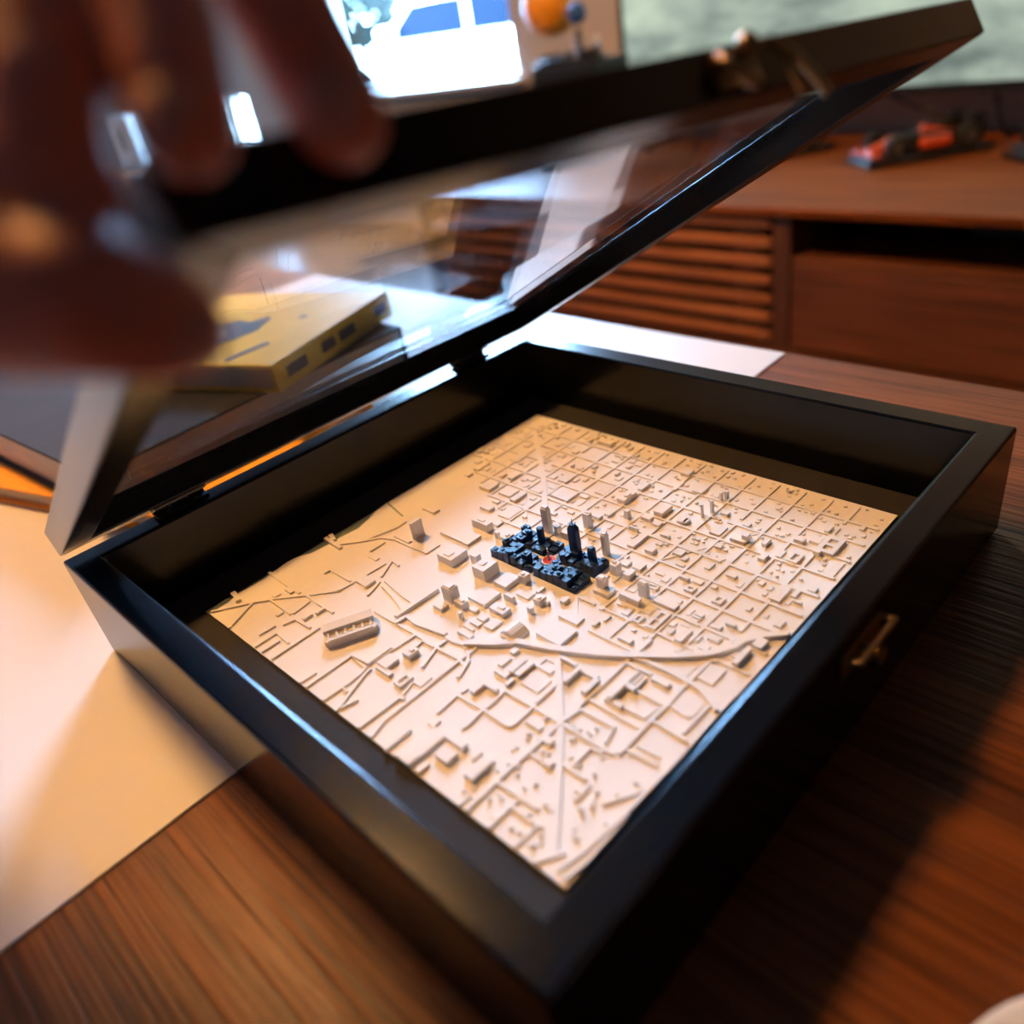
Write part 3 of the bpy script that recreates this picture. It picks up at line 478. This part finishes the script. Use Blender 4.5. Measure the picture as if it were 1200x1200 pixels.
STREETS=[([(-14.6,-16.3),(-24.6,-28.5),(-41.4,-44.8),(-60.1,-63),(-69.2,-71.7),(-83.6,-83.9),(-99.1,-96.7),(-109.5,-105.2)],1.6,0.5),([(32.7,30.8),(57.9,55.6),(74.9,74.3),(97.2,100.3)],1.8,0.5),([(-60.1,-9.8),(-53.3,-20.8),(-47.2,-28.2),(-41.3,-44.2),(-34.3,-59.7),(-27.5,-71.4),(-18.1,-86.1),(-9.7,-96),(-1.7,-101.1),(3.9,-102.6),(9.9,-107.2),(16,-115.4)],2.2,1.4),([(-28.4,-69.2),(-26.4,-78.9),(-26,-86.9),(-26.2,-94.5),(-27,-102.5),(-29.6,-108.2),(-32.5,-113.3)],1.4,0.9),([(-61.4,0.7),(-61.5,-4.9),(-60.3,-9.5),(-55.8,-17.2)],1.4,0.5),([(-60.3,-9.5),(-62.5,-14.5),(-66.2,-18.7),(-74.9,-22.1)],1.1,0.5),([(-113.9,110.3),(-98.2,98.7)],0.8,0.5),([(-98.2,98.7),(-92.3,93),(-92.3,85.1),(-92.5,74.3)],0.8,0.5),([(-98.2,98.7),(-114.8,91)],0.8,0.5),([(-91.4,92.9),(-79.8,80.6),(-68.4,68.7),(-69.9,70),(-61.7,69.1),(-42.7,67.9)],0.9,0.5),([(-80.4,114.5),(-81,97),(-80.9,84.8)],1.1,0.5),([(-80.1,80),(-80.4,70.1),(-80.2,57.7)],0.9,0.5),([(-91.5,73.8),(-81.4,75.1)],0.8,0.5),([(-114.4,68.2),(-103.5,67.8),(-104.1,56.8)],0.8,0.5),([(-114,54.4),(-89.8,54.3)],1,0.5),([(-109,74),(-101.1,73.4)],0.8,0.5),([(-98.7,70.8),(-93.2,68.8),(-92.6,57.5)],0.8,0.5),([(-114.4,62.4),(-105.7,62)],0.7,0.5),([(-100.2,114.5),(-100.8,109.7),(-102,105.7)],1.8,1),([(-46.7,114.5),(-47.6,98.9)],1.6,1),([(-43.5,114.5),(-45.4,108.4)],1.8,1),([(-46.5,104.4),(-37.2,94.8),(-29.8,88.5),(-26.9,80.7),(-26.5,68.6),(-25.8,56.6),(-17.4,56.6)],1,0.5),([(-37.2,94.8),(-19.3,89),(-12.9,89.2)],0.8,0.5),([(-65.1,88.2),(-61.5,87.6),(-61.4,71)],0.8,0.5),([(-50.8,60.5),(-40.1,66.4),(-40.3,60.1)],0.8,0.5),([(-63.5,54.2),(-53.8,57.9)],0.8,0.5),([(-55,53.7),(-57.6,40.4),(-60.9,31.2)],1,0.5),([(-51.4,56.4),(-54,39.3),(-54.7,30.4)],1.2,0.5),([(-114.7,30.7),(-109.9,31.3)],1,0.5),([(-114.7,30.7),(-107.3,30.2)],0.8,0.5),([(-114.6,26.4),(-92.9,26.1),(-93.2,14.8),(-96,13.8),(-104.9,13.2)],1,0.5),([(-91.9,26.3),(-91.3,15.5),(-79.4,15.3)],1.4,0.9),([(-114.8,13.7),(-106.1,13.3),(-106.3,9.4)],0.9,0.5),([(-115.2,4.2),(-95.8,11.7),(-92.5,12.1)],0.8,0.5),([(-112.9,4),(-106.1,2.1)],0.8,0.5),([(-114.7,-10.5),(-99.2,-10.9),(-95.9,-11),(-94.8,-13.4)],1,0.5),([(-114.7,-18.1),(-106.4,-15.6),(-69,-15.5)],1,0.5),([(-66,29.6),(-42.1,28.9)],1.6,1.2),([(-68.8,26.6),(-62.8,25.7),(-63.4,18.4),(-60.7,1.5)],1.6,0.9),([(-68.4,41.7),(-68.2,22.6),(-68,13.4),(-68.3,-1.3),(-67.6,-15),(-68.9,-19.1)],0.9,0.5),([(-88.3,14.8),(-68.3,12.9)],1,0.5),([(-79.5,-5.3),(-68.3,-1.3)],0.8,0.5),([(-82.1,-14.9),(-67.9,-15.3),(-58.7,-15.6)],1,0.5),([(-73,6.6),(-68.9,7),(-68.8,0.4)],0.8,0.5),([(-67,-1.4),(-62.7,-1.3)],0.8,0.5),([(-93.9,-10.7),(-87.4,-8.9)],0.8,0.5),([(-92.4,-29.6),(-81.6,-29.2),(-80.7,-41.8),(-81,-49.5)],1,0.5),([(-79.8,-43.1),(-75,-43.3),(-69,-42.7)],1,0.5),([(-81.4,-43),(-89.5,-43.8),(-91.9,-43.2)],1,0.5),([(-79.7,-29.6),(-76.3,-29.7)],0.9,0.5),([(-80.6,-43.5),(-81,-55),(-80.5,-57.1),(-78.6,-57.8),(-68.7,-57.5)],1,0.5),([(-69,-42.7),(-68.8,-55.8),(-68.7,-69.6),(-68.7,-85.7),(-68.4,-95.7)],1.1,0.5),([(-66.9,-57.1),(-55.3,-56.9)],1,0.5),([(-114.8,-70.8),(-99.4,-70.7),(-69.1,-71.2),(-59.5,-71.4),(-39.8,-71.5),(-31,-71.3),(-15.4,-71.9)],1.2,0.5),([(-85.1,-70.7),(-85.2,-77.4)],0.9,0.5),([(-59.5,-71.4),(-59,-88.2),(-66.5,-90.1)],1,0.5),([(-53.8,-71.4),(-54.2,-95.5)],1,0.5),([(-82,-83.2),(-82.1,-94.8)],0.9,0.5),([(-80.6,-87.4),(-71.2,-87.4),(-69.9,-92.4)],0.9,0.5),([(-67.5,-96.9),(-48,-96.8),(-38.8,-97.3),(-29.8,-96.9),(-12.3,-97.3)],1.3,0.5),([(-40.3,-81.7),(-40.9,-95.7)],0.9,0.5),([(-49.8,-85.2),(-49.6,-94.6),(-42.6,-95.5)],0.7,0.5),([(-48.9,-97.5),(-49.6,-112.4)],0.9,0.5),([(-39.5,-96.3),(-40.3,-107.1)],0.8,0.5),([(-30.7,-109.6),(-47.7,-109.3)],1,0.5),([(-64.4,-97.5),(-63.5,-110.4)],0.9,0.5),([(-60.9,-99.9),(-60.3,-108.8)],0.8,0.5),([(-12.3,-97.3),(-11.6,-99.8)],0.9,0.5),([(-114.8,-67.4),(-109.9,-67.5)],0.8,0.5),([(-100.5,-71),(-100,-89.7)],1,0.5),([(-115,-81.7),(-101.6,-81.9)],0.9,0.5),([(-104.5,-82.4),(-104.7,-91.8)],0.9,0.5),([(-114.4,-93),(-104.3,-93.8),(-104.3,-96)],0.9,0.5),([(-114.8,-101.6),(-105.9,-107.2)],1.1,0.5),([(-90.8,-97.1),(-82.6,-97.1)],0.9,0.5),([(-86.3,-104.9),(-78,-110.6),(-70,-113.7)],0.9,0.5),([(-113.8,-112.5),(-105,-114.4),(-85.1,-116),(-58.4,-116.5),(-23.3,-116.5)],1.1,0.5),([(-112.4,-108.9),(-103.6,-111.1),(-84.7,-113.3),(-59.5,-114.1)],1.1,0.5),([(-69.1,-71.2),(-59.9,-72.9)],0.9,0.5)]
BANK=[(-113.9,110.3),(-105.2,110.7),(-98.2,112.8),(-89.2,112.3),(-82.9,112.5),(-79.4,113.4),(-70.2,114.8),(-64.9,114.4),(-58.2,110.5),(-48.6,109.2),(-41.5,109.4),(-30.5,107.8),(-21,110.9),(-15.7,113.4),(-7.5,118.1),(-5.6,116.6)]

TZ = .0164; TXC, TYC = .0015, -.0013
city = thing('city_model', 'ivory printed city map tile with dark downtown blocks', 'model', (TXC, TYC, FZ))
mm = .001; HS = 114.85
def T3(x, y, z): return (x*mm, y*mm, (TZ-FZ) + z*mm)
obj('water_base', MB().box((-HS*mm, -HS*mm, 0), (HS*mm, HS*mm, .0006)), RIVER, city)
terr = [(-HS, -HS), (HS, -HS), (HS, HS), (-5.0, HS)] + [(x, min(y, HS)) for x, y in BANK[::-1][1:]] + [(-HS, 110.3)]
obj('terrain', MB().add([(x*mm, y*mm, .0006) for x, y in terr] + [(x*mm, y*mm, TZ-FZ) for x, y in terr],
    [tuple(range(len(terr)))[::-1], tuple(range(len(terr), 2*len(terr)))] + [(i, (i+1) % len(terr), len(terr)+(i+1) % len(terr), len(terr)+i) for i in range(len(terr))]), PRINT, city, recalc=True)

def strip(pts, w, h, z0=-.05):
    mb = MB(); n = len(pts); L = []; R_ = []
    for i, (x, y) in enumerate(pts):
        a = Vector(pts[max(i-1, 0)]); b = Vector(pts[min(i+1, n-1)]); d = (b-a)
        d = d.normalized() if d.length > 1e-6 else Vector((1, 0)); nn = Vector((-d.y, d.x))*w/2
        L.append((x+nn.x, y+nn.y)); R_.append((x-nn.x, y-nn.y))
    c = lambda q: (max(-HS, min(HS, q[0])), max(-HS, min(HS+1.5, q[1])))
    vs = []
    for l, r_ in zip(L, R_): l = c(l); r_ = c(r_); vs += [T3(*l, z0), T3(*r_, z0), T3(*l, h), T3(*r_, h)]
    fs = [(0,1,3,2), (4*n-4, 4*n-2, 4*n-1, 4*n-3)]
    for i in range(n-1):
        a = 4*i; b = a+4
        fs += [(a+2, a+3, b+3, b+2), (a, a+2, b+2, b), (a+1, b+1, b+3, a+3), (a, b, b+1, a+1)]
    return mb.add(vs, fs)
for i, (pts, w, h) in enumerate(STREETS): obj('street', strip(pts, w*(1.7 if i < 2 else 1.35), h*1.4 + .036 + .025*(i % 9), -.05-.01*(i % 5)), PRINT, city, recalc=True)
# regular street grid of the northern and eastern quarters
GX = [-24.5, -10.6, 2.3, 15.2, 29.0, 43.0, 57.0, 71.0, 85.0, 99.0]; GY = [-98, -85, -71, -57, -43, -27.4, -13.5, 0.0, 13.5, 27.6, 41, 55, 69, 83, 97]
rc = random.Random(11)
def in_grid(x, y):
    if abs(x-2.3) < 13.5 and abs(y) < 28: return False          # dark quarter
    if y > 30: return x > 12 + max(0, (y-40))*.55
    if x < -12: return -75 < y < -45 and x > -24.6 and x > -26
    return True
def gseg(fixed, along, lo, hi):
    """cut a grid line into runs that lie inside the gridded part of town"""
    run = []; t = lo
    while t <= hi + .01:
        p = (fixed, t) if along == 'y' else (t, fixed)
        if in_grid(*p) and (rc.random() > .015 or len(run) < 4): run.append(p)
        else:
            if len(run) > 4: yield [run[0], run[-1]]
            run = []
        t += 2.0
    if len(run) > 4: yield [run[0], run[-1]]
for gx in GX:
    for s in gseg(gx, 'y', -113, 113): obj('street', strip(s, 1.7 if gx in (15.2, 43.0) else 1.35, .72), PRINT, city, recalc=True)
for gy in GY:
    for s in gseg(gy, 'x', -24, 113): obj('street', strip(s, 1.7 if gy in (0.0, -43) else 1.35, .66), PRINT, city, recalc=True)
for (a, b, c_, d) in ((15.2, 27.6, 60, 72), (-10, -28, -24, -40), (29, -43, 71, -70)):
    obj('street', strip([(a, b), (c_, d)], 1.0, .45), PRINT, city, recalc=True)

def bmesh_box(x0, y0, x1, y1, h, k):
    mb = MB()
    def bxx(a, b, c, d, z0, z1): mb.box(T3(a, b, z0), T3(c, d, z1))
    if k == 't':
        bxx(x0, y0, x1, y1, -.05, h*.93); e = min(x1-x0, y1-y0)*.16
        bxx(x0+e, y0+e, x1-e, y1-e, h*.93, h)
        for i in range(3):
            t = (i+.5)/3; xx = x0+(x1-x0)*t
            bxx(xx-.12*(x1-x0), y0-.12, xx+.12*(x1-x0), y0, -.05, h*.9)
            yy = y0+(y1-y0)*t
            bxx(x0-.12, yy-.12*(y1-y0), x0, yy+.12*(y1-y0), -.05, h*.9)
    elif k in ('r1', 'r2'):
        n = int(k[1]); q = min(x1-x0, y1-y0)*.27
        bxx(x0, y0, x1, y1, -.05, h*.35)
        bxx(x0, y0, x0+q, y1, h*.35, h); bxx(x1-q, y0, x1, y1, h*.35, h)
        bxx(x0+q, y0, x1-q, y0+q, h*.35, h); bxx(x0+q, y1-q, x1-q, y1, h*.35, h)
        if n == 2:
            if x1-x0 > y1-y0: c = (x0+x1)/2; bxx(c-q*.4, y0+q, c+q*.4, y1-q, h*.35, h)
            else: c = (y0+y1)/2; bxx(x0+q, c-q*.4, x1-q, c+q*.4, h*.35, h)
    elif k == 'v':
        n = 9; vs = []
        for xx in (x0, x1):
            for i in range(n):
                t = i/(n-1); vs.append(T3(xx, y0+(y1-y0)*t, h*.45 + h*.75*math.sin(math.pi*t)))
            vs += [T3(xx, y1, -.05), T3(xx, y0, -.05)]
        m_ = n+2
        mb.add(vs, [tuple(range(m_)), tuple(range(m_, 2*m_))[::-1]] + [(i, m_+i, m_+(i+1) % m_, (i+1) % m_) for i in range(m_)])
        for i in (2, 4, 6): 
            t = i/(n-1); zz = h*.45 + h*.75*math.sin(math.pi*t); yy = y0+(y1-y0)*t
            bxx(x0, yy-.15, x1, yy+.15, zz-.3, zz+.15)
        bxx(x0-1.2, y0+1, x0, y1-1, -.05, h*.4)
    else:
        bxx(x0, y0, x1, y1, -.05, h)
    return mb
occ = []
for x0, y0, x1, y1, h, k in BUILDINGS:
    o = obj('building', bmesh_box(x0, y0, x1, y1, h, k), PRINT, city, recalc=(k == 'v'))
    occ.append((x0, y0, x1, y1))
    if k == 'b' and h > 2.2 and (x1-x0) > 3 and (y1-y0) > 3 and rc.random() < .6:
        a = rc.uniform(.15, .45); b = rc.uniform(.15, .45); 
        obj('roof_block', MB().box(T3(x0+(x1-x0)*a, y0+(y1-y0)*b, h-.02), T3(x0+(x1-x0)*(a+.35), y0+(y1-y0)*(b+.4), h+rc.uniform(.3,.7))), PRINT, o)
# stadium with its long roof
sd = Vector((19.3, -9.6)).normalized(); sn = Vector((-sd.y, sd.x)); so = Vector((-95.7, 38.6))
def S3(a, b, z): q = so + sd*a + sn*b; return T3(q.x, q.y, z)
def sbox(a0, b0, z0, a1, b1, z1):
    return MB().add([S3(a0,b0,z0),S3(a1,b0,z0),S3(a1,b1,z0),S3(a0,b1,z0),S3(a0,b0,z1),S3(a1,b0,z1),S3(a1,b1,z1),S3(a0,b1,z1)], [(3,2,1,0),(4,5,6,7),(0,1,5,4),(1,2,6,5),(2,3,7,6),(3,0,4,7)])
stad = obj('stadium', sbox(0, 0, -.05, 21.5, 12.5, 3.6), PRINT, city)
obj('stadium_wall', sbox(1, -.3, 3.6, 20.5, .9, 4.4), PRINT, stad)
obj('stadium_roof', MB().add([S3(-.3,4.6,4.2),S3(21.8,4.6,4.2),S3(21.8,12.8,4.4),S3(-.3,12.8,4.4),S3(-.3,5.2,5.6),S3(21.8,5.2,5.6),S3(21.8,9.5,6.6),S3(-.3,9.5,6.6)], [(3,2,1,0),(0,1,5,4),(4,5,6,7),(6,2,3,7),(1,2,6,5),(0,4,7,3)]), PRINT, stad, recalc=True)
for i in range(6): obj('roof_rib', sbox(1.2+i*3.7, .8, 3.6, 1.9+i*3.7, 4.8, 4.6), PRINT, stad)
for i in range(5):
    for j in range(4): obj('seat_row', sbox(2.2+i*3.7, 1.2+j*.9, 3.6, 4.6+i*3.7, 1.7+j*.9, 3.9), PRINT, stad)
for a in (-.8, 20.8): obj('stadium_gate', sbox(a, 1.5, -.05, a+1.6, 4.2, 3.0), PRINT, stad)
# procedural infill: houses and low blocks between the streets
def free(x0, y0, x1, y1, m_=.5):
    return all(x1+m_ < a or x0-m_ > c or y1+m_ < b or y0-m_ > d for a, b, c, d in occ)
def near_street(x, y):
    return any(abs(x-g) < 1.1 for g in GX) or any(abs(y-g) < 1.1 for g in GY)
infill = []
def dens(x, y):
    if x > 40 and y < 10: return 'houses'
    if x < -62 and y < -62: return 'houses2'
    if in_grid(x, y): return 'blocks'
    return None
def segdist(p, pts):
    best = 9e9
    for a, b in zip(pts[:-1], pts[1:]):
        a = Vector(a); b = Vector(b); d = b-a; t = max(0, min(1, (p-a).dot(d)/max(d.length_squared, 1e-6))); best = min(best, (a+d*t-p).length)
    return best
for k in range(5200):
    x = rc.uniform(-112, 112); y = rc.uniform(-112, 112); z_ = dens(x, y)
    if not z_: continue
    if z_ == 'houses': w, d, h = rc.uniform(.9, 1.8), rc.uniform(.9, 1.8), rc.uniform(.4, .9); keep = .45
    elif z_ == 'houses2': w, d, h = rc.uniform(.7, 1.6), rc.uniform(.7, 1.6), rc.uniform(.5, 1.3); keep = .40
    else: w, d, h = rc.uniform(1.2, 5), rc.uniform(1.2, 5), rc.uniform(.35, 1.1)*(1.5 if rc.random() < .15 else 1); keep = .5
    if rc.random() > keep or abs(x)+w > 113.5 or abs(y)+d > 113.5: continue
    if z_ == 'houses2':
        if any(segdist(Vector((x+w/2, y+d/2)), p_) < 1.3 for p_, *_ in STREETS): continue
    elif near_street(x, y) or near_street(x+w, y+d) or near_street(x+w/2, y+d/2): continue
    if segdist(Vector((x+w/2, y+d/2)), STREETS[0][0]) < 2 or segdist(Vector((x+w/2, y+d/2)), STREETS[1][0]) < 2 or segdist(Vector((x+w/2, y+d/2)), STREETS[2][0]) < 3: continue
    if not free(x, y, x+w, y+d, .25): continue
    occ.append((x, y, x+w, y+d)); infill.append((x, y, w, d, h))
infill.sort(key=lambda t: -(t[2]*t[3])/(1 + (t[0]+t[1]+230)/300)**2)
nb = len(BUILDINGS); room_for = 300 - nb
for (x, y, w, d, h) in infill[:room_for]: obj('building', MB().box(T3(x, y, -.05), T3(x+w, y+d, h)), PRINT, city)
mb = MB()
for (x, y, w, d, h) in infill[room_for:]: mb.box(T3(x, y, -.05), T3(x+w, y+d, h))
o = obj('small_houses', mb, PRINT, city); o['kind'] = 'stuff'
# slivers of water
for pts in (((-5.9, 114.5), (-8, 105), (-10.1, 95.6)), ((114.5, 61.5), (104, 59), (98, 56.2), (90.8, 55.3))):
    obj('canal', strip(pts, 1.0, .06), RIVER, city, recalc=True)
# dark downtown quarter
dq = obj('downtown_plate', MB(), DARK_LIT_BLUE, city) if False else None
QX = ((-10.0, 1.2), (3.4, 14.6)); QY = ((-26.6, -1.2), (1.2, 26.8))
rd = random.Random(23)
for xi, (qx0, qx1) in enumerate(QX):
    for yi, (qy0, qy1) in enumerate(QY):
        q = obj('downtown_block', MB().box(T3(qx0, qy0, 0), T3(qx1, qy1, .45)), DARK_LIT_BLUE, city)
        ncol, nrow = 3, 6
        for a in range(ncol):
            for b in range(nrow):
                w = (qx1-qx0)/ncol; d = (qy1-qy0)/nrow; x0 = qx0+a*w; y0 = qy0+b*d
                cxx, cyy = x0+w/2, y0+d/2
                rr2 = (cxx-2.3)**2 + cyy**2
                if rr2 < 5.4**2: continue
                h = rd.choice((1.6, 2.2, 3.0, 3.6, 4.4, 5.4))
                if rr2 < 8**2 and (cxx < 2 or cyy < 0): h = min(h, 1.5)
                if xi == 1 and yi == 1 and b < 4: h = rd.choice((.9, 1.3, 2.0))
                if xi == 0 and yi == 0 and b == 0: h *= .5
                gx_ = rd.uniform(.1, .45); gy_ = rd.uniform(.1, .6)
                bo = obj('dark_building', MB().box(T3(x0+gx_, y0+gy_*.5, .4), T3(x0+w-gx_*.3, y0+d-gy_, .45+h)), DARK_LIT_BLUE, q)
                for r_ in range(rd.choice((0, 1, 2))):
                    u_ = rd.uniform(.1, .5); v_ = rd.uniform(.1, .5)
                    obj('roof_block', MB().box(T3(x0+w*u_, y0+d*v_, .4+h), T3(x0+w*(u_+.3), y0+d*(v_+.3), .45+h+rd.uniform(.3, 1.1))), DARK_LIT_BLUE, bo)
# tall dark towers
def tower(x, y, w, d, h, cap, spires=()):
    mb = MB(); c = .25
    poly = [(x-w/2+c*w, y-d/2), (x+w/2-c*w, y-d/2), (x+w/2, y-d/2+c*d), (x+w/2, y+d/2-c*d), (x+w/2-c*w, y+d/2), (x-w/2+c*w, y+d/2), (x-w/2, y+d/2-c*d), (x-w/2, y-d/2+c*d)]
    top = [(x+(a-x)*.45, y+(b-y)*.45) for a, b in poly]; n = len(poly)
    vs = [T3(*p_, .3) for p_ in poly] + [T3(*p_, h) for p_ in poly] + [T3(*p_, h+cap) for p_ in top]
    fs = [tuple(range(n))[::-1], tuple(range(2*n, 3*n))]
    for l in (0, n): fs += [(l+i, l+(i+1) % n, l+n+(i+1) % n, l+n+i) for i in range(n)]
    mb.add(vs, fs)
    o = obj('dark_tower', mb, DARK_LIT_BLUE, city)
    for (sx, sy, sh) in spires: obj('spire', MB().cyl(T3(x+sx, y+sy, h+cap-.3), T3(x+sx, y+sy, h+cap+sh), .00022, .00012, 8), DARK_LIT_BLUE, o)
    return o
tower(11.4, -9.4, 5.0, 5.2, 16.2, 2.6, ((.45, .5, 2.6), (-.45, -.5, 2.4)))
tower(9.8, -20.8, 3.7, 3.7, 10.2, .8)
tower(10.0, 11.4, 3.2, 3.2, 10.2, .25)
# monument circle
mc = obj('circle_plaza', MB().lathe([(0,0),(.0036,0),(.0036,.0007),(.0030,.0007),(.0030,.0005),(0,.0005)], T3(2.3, 0, 0), 40), PRINT, city, recalc=True)
obj('red_disc', MB().lathe([(0,0),(.0030,0),(.0030,.0009),(0,.0009)], T3(2.3, 0, 0), 40), RED, mc, recalc=True)
obj('monument_steps', MB().cyl(T3(2.3, 0, .8), T3(2.3, 0, 1.8), .0009, .0006, 12), PRINT, mc)
obj('obelisk', MB().cyl(T3(2.3, 0, 1.6), T3(2.3, 0, 7.4), .00045, .00030, 8), PRINT, mc)

# ---------------------------------------------------------------- the hand gripping the lid corner
HAND={'index':[(-0.1204,-0.1114,0.2217,0.0076),(-0.1198,-0.108,0.2273,0.008),(-0.12,-0.1041,0.2354,0.008),(-0.1214,-0.0982,0.2481,0.0088),(-0.1171,-0.0648,0.2709,0.0096),(-0.1273,0.0013,0.2902,0.013)],
 'middle':[(-0.1449,-0.1124,0.2244,0.0068),(-0.1426,-0.1098,0.2299,0.0072),(-0.14,-0.1054,0.2367,0.0074),(-0.1365,-0.0933,0.2489,0.0086),(-0.1301,-0.0528,0.2711,0.0096),(-0.1404,0.0027,0.2778,0.013)],
 'ring':[(-0.1602,-0.1058,0.224,0.0068),(-0.1571,-0.1028,0.2309,0.0072),(-0.1535,-0.0964,0.2385,0.0076),(-0.1487,-0.0809,0.2503,0.0084),(-0.1447,-0.0433,0.2665,0.0092),(-0.1535,0.004,0.2655,0.013)],
 'little':[(-0.1727,-0.1012,0.2217,0.0062),(-0.169,-0.0949,0.2293,0.0066),(-0.1653,-0.0861,0.2378,0.007),(-0.1624,-0.0706,0.2477,0.0076),(-0.161,-0.0362,0.2573,0.0086),(-0.1702,0.0068,0.2509,0.012)],
 'thumb':[(-0.1573,-0.1163,0.202,0.0069),(-0.1603,-0.1145,0.2046,0.009),(-0.1646,-0.1107,0.2082,0.0107),(-0.1707,-0.102,0.2099,0.0118),(-0.1765,-0.0857,0.2114,0.0116),(-0.1829,-0.0522,0.2156,0.014),(-0.1847,0.0019,0.2298,0.016)],
 'web1':[(-0.1709,-0.1021,0.2096,0.0104),(-0.1675,-0.0941,0.2186,0.0105),(-0.1624,-0.1015,0.2193,0.007),(-0.1602,-0.1058,0.224,0.0068)],
 'web2':[(-0.1765,-0.0857,0.2114,0.0116),(-0.1695,-0.0879,0.22,0.01),(-0.169,-0.0949,0.2293,0.0066)],
 'web3':[(-0.1675,-0.0941,0.2186,0.01),(-0.1611,-0.0926,0.231,0.009),(-0.154,-0.0861,0.2424,0.009)],
 'web4':[(-0.1707,-0.102,0.2099,0.0105),(-0.1629,-0.1042,0.2166,0.0085),(-0.1602,-0.1066,0.2167,0.006)],
 'web5':[(-0.1602,-0.1058,0.224,0.0068),(-0.1593,-0.106,0.2201,0.0065),(-0.1629,-0.1042,0.2166,0.0085)],
 'palm':[(-0.1273,0.0013,0.2902,0.013),(-0.1404,0.0027,0.2778,0.014),(-0.1535,0.004,0.2655,0.014),(-0.1702,0.0068,0.2509,0.014),(-0.1847,0.0019,0.2298,0.016)],
 'palm2':[(-0.1365,0.0346,0.2911,0.015),(-0.16,0.0482,0.2725,0.017),(-0.18,0.0467,0.2494,0.017),(-0.1881,0.0341,0.2356,0.017)],
 'palm3':[(-0.1273,0.0013,0.2902,0.013),(-0.16,0.0482,0.2725,0.017),(-0.1931,0.1194,0.2638,0.021),(-0.2262,0.2344,0.2689,0.023),(-0.2704,0.4423,0.2765,0.028),(-0.3329,0.7413,0.2771,0.036)],
 'palm4':[(-0.1847,0.0019,0.2298,0.016),(-0.1993,0.1158,0.2531,0.02),(-0.2262,0.2344,0.2689,0.023)],
 'palm5':[(-0.1702,0.0068,0.2509,0.014),(-0.1931,0.1194,0.2638,0.021)]}

SKIN = mat('skin', (.50, .145, .09), .48, noise=.1, nscale=120, bump=.2, bscale=500, sss=.12)
hp0 = Vector((-.15, -.10, .21))
hm = MB()
def ico(c, r): hm.ball(c, r, 8)
for k, ch in HAND.items():
    for (p, q) in zip(ch[:-1], ch[1:]):
        a = Vector(p[:3]); b = Vector(q[:3]); n = max(2, int((b-a).length / (min(p[3], q[3])*.3)))
        for i in range(n):
            t = i/n; ico(a.lerp(b, t)-hp0, p[3]+(q[3]-p[3])*t)
    ico(Vector(ch[-1][:3])-hp0, ch[-1][3])
hand = obj('hand', hm, SKIN, loc=hp0)
tag(hand, 'bare blurred hand in the foreground gripping the lid corner', 'hand')
rm = hand.modifiers.new('remesh', 'REMESH'); rm.mode = 'VOXEL'; rm.voxel_size = .0012; rm.use_smooth_shade = True
sm = hand.modifiers.new('smooth', 'SMOOTH'); sm.iterations = 8; sm.factor = .5
NAIL = mat('fingernail', (.50, .2, .14), .5)
camp = Vector((-.196, -.227, .231))
for k in ('index', 'middle', 'thumb'):
    p = Vector(HAND[k][0][:3]); q = Vector(HAND[k][1][:3]); r_ = HAND[k][0][3]
    d = (p-q).normalized(); up = (camp-p); up = (up - d*up.dot(d)).normalized()
    if k != 'thumb': up = (up*.6 + Vector((-.6, -.2, .5))).normalized(); up = (up - d*up.dot(d)).normalized()
    sx = d.cross(up); mbn = MB().ball((0,0,0), 1, 8)
    mbn.xf(lambda v: p - hp0 + d*(v[0]*r_*.72+r_*.1) + sx*(v[1]*r_*.62) + up*(v[2]*r_*.16 + r_*.90 - .012*r_*(v[1]*3)**2))
    obj('fingernail', mbn, NAIL, hand, smooth=True)
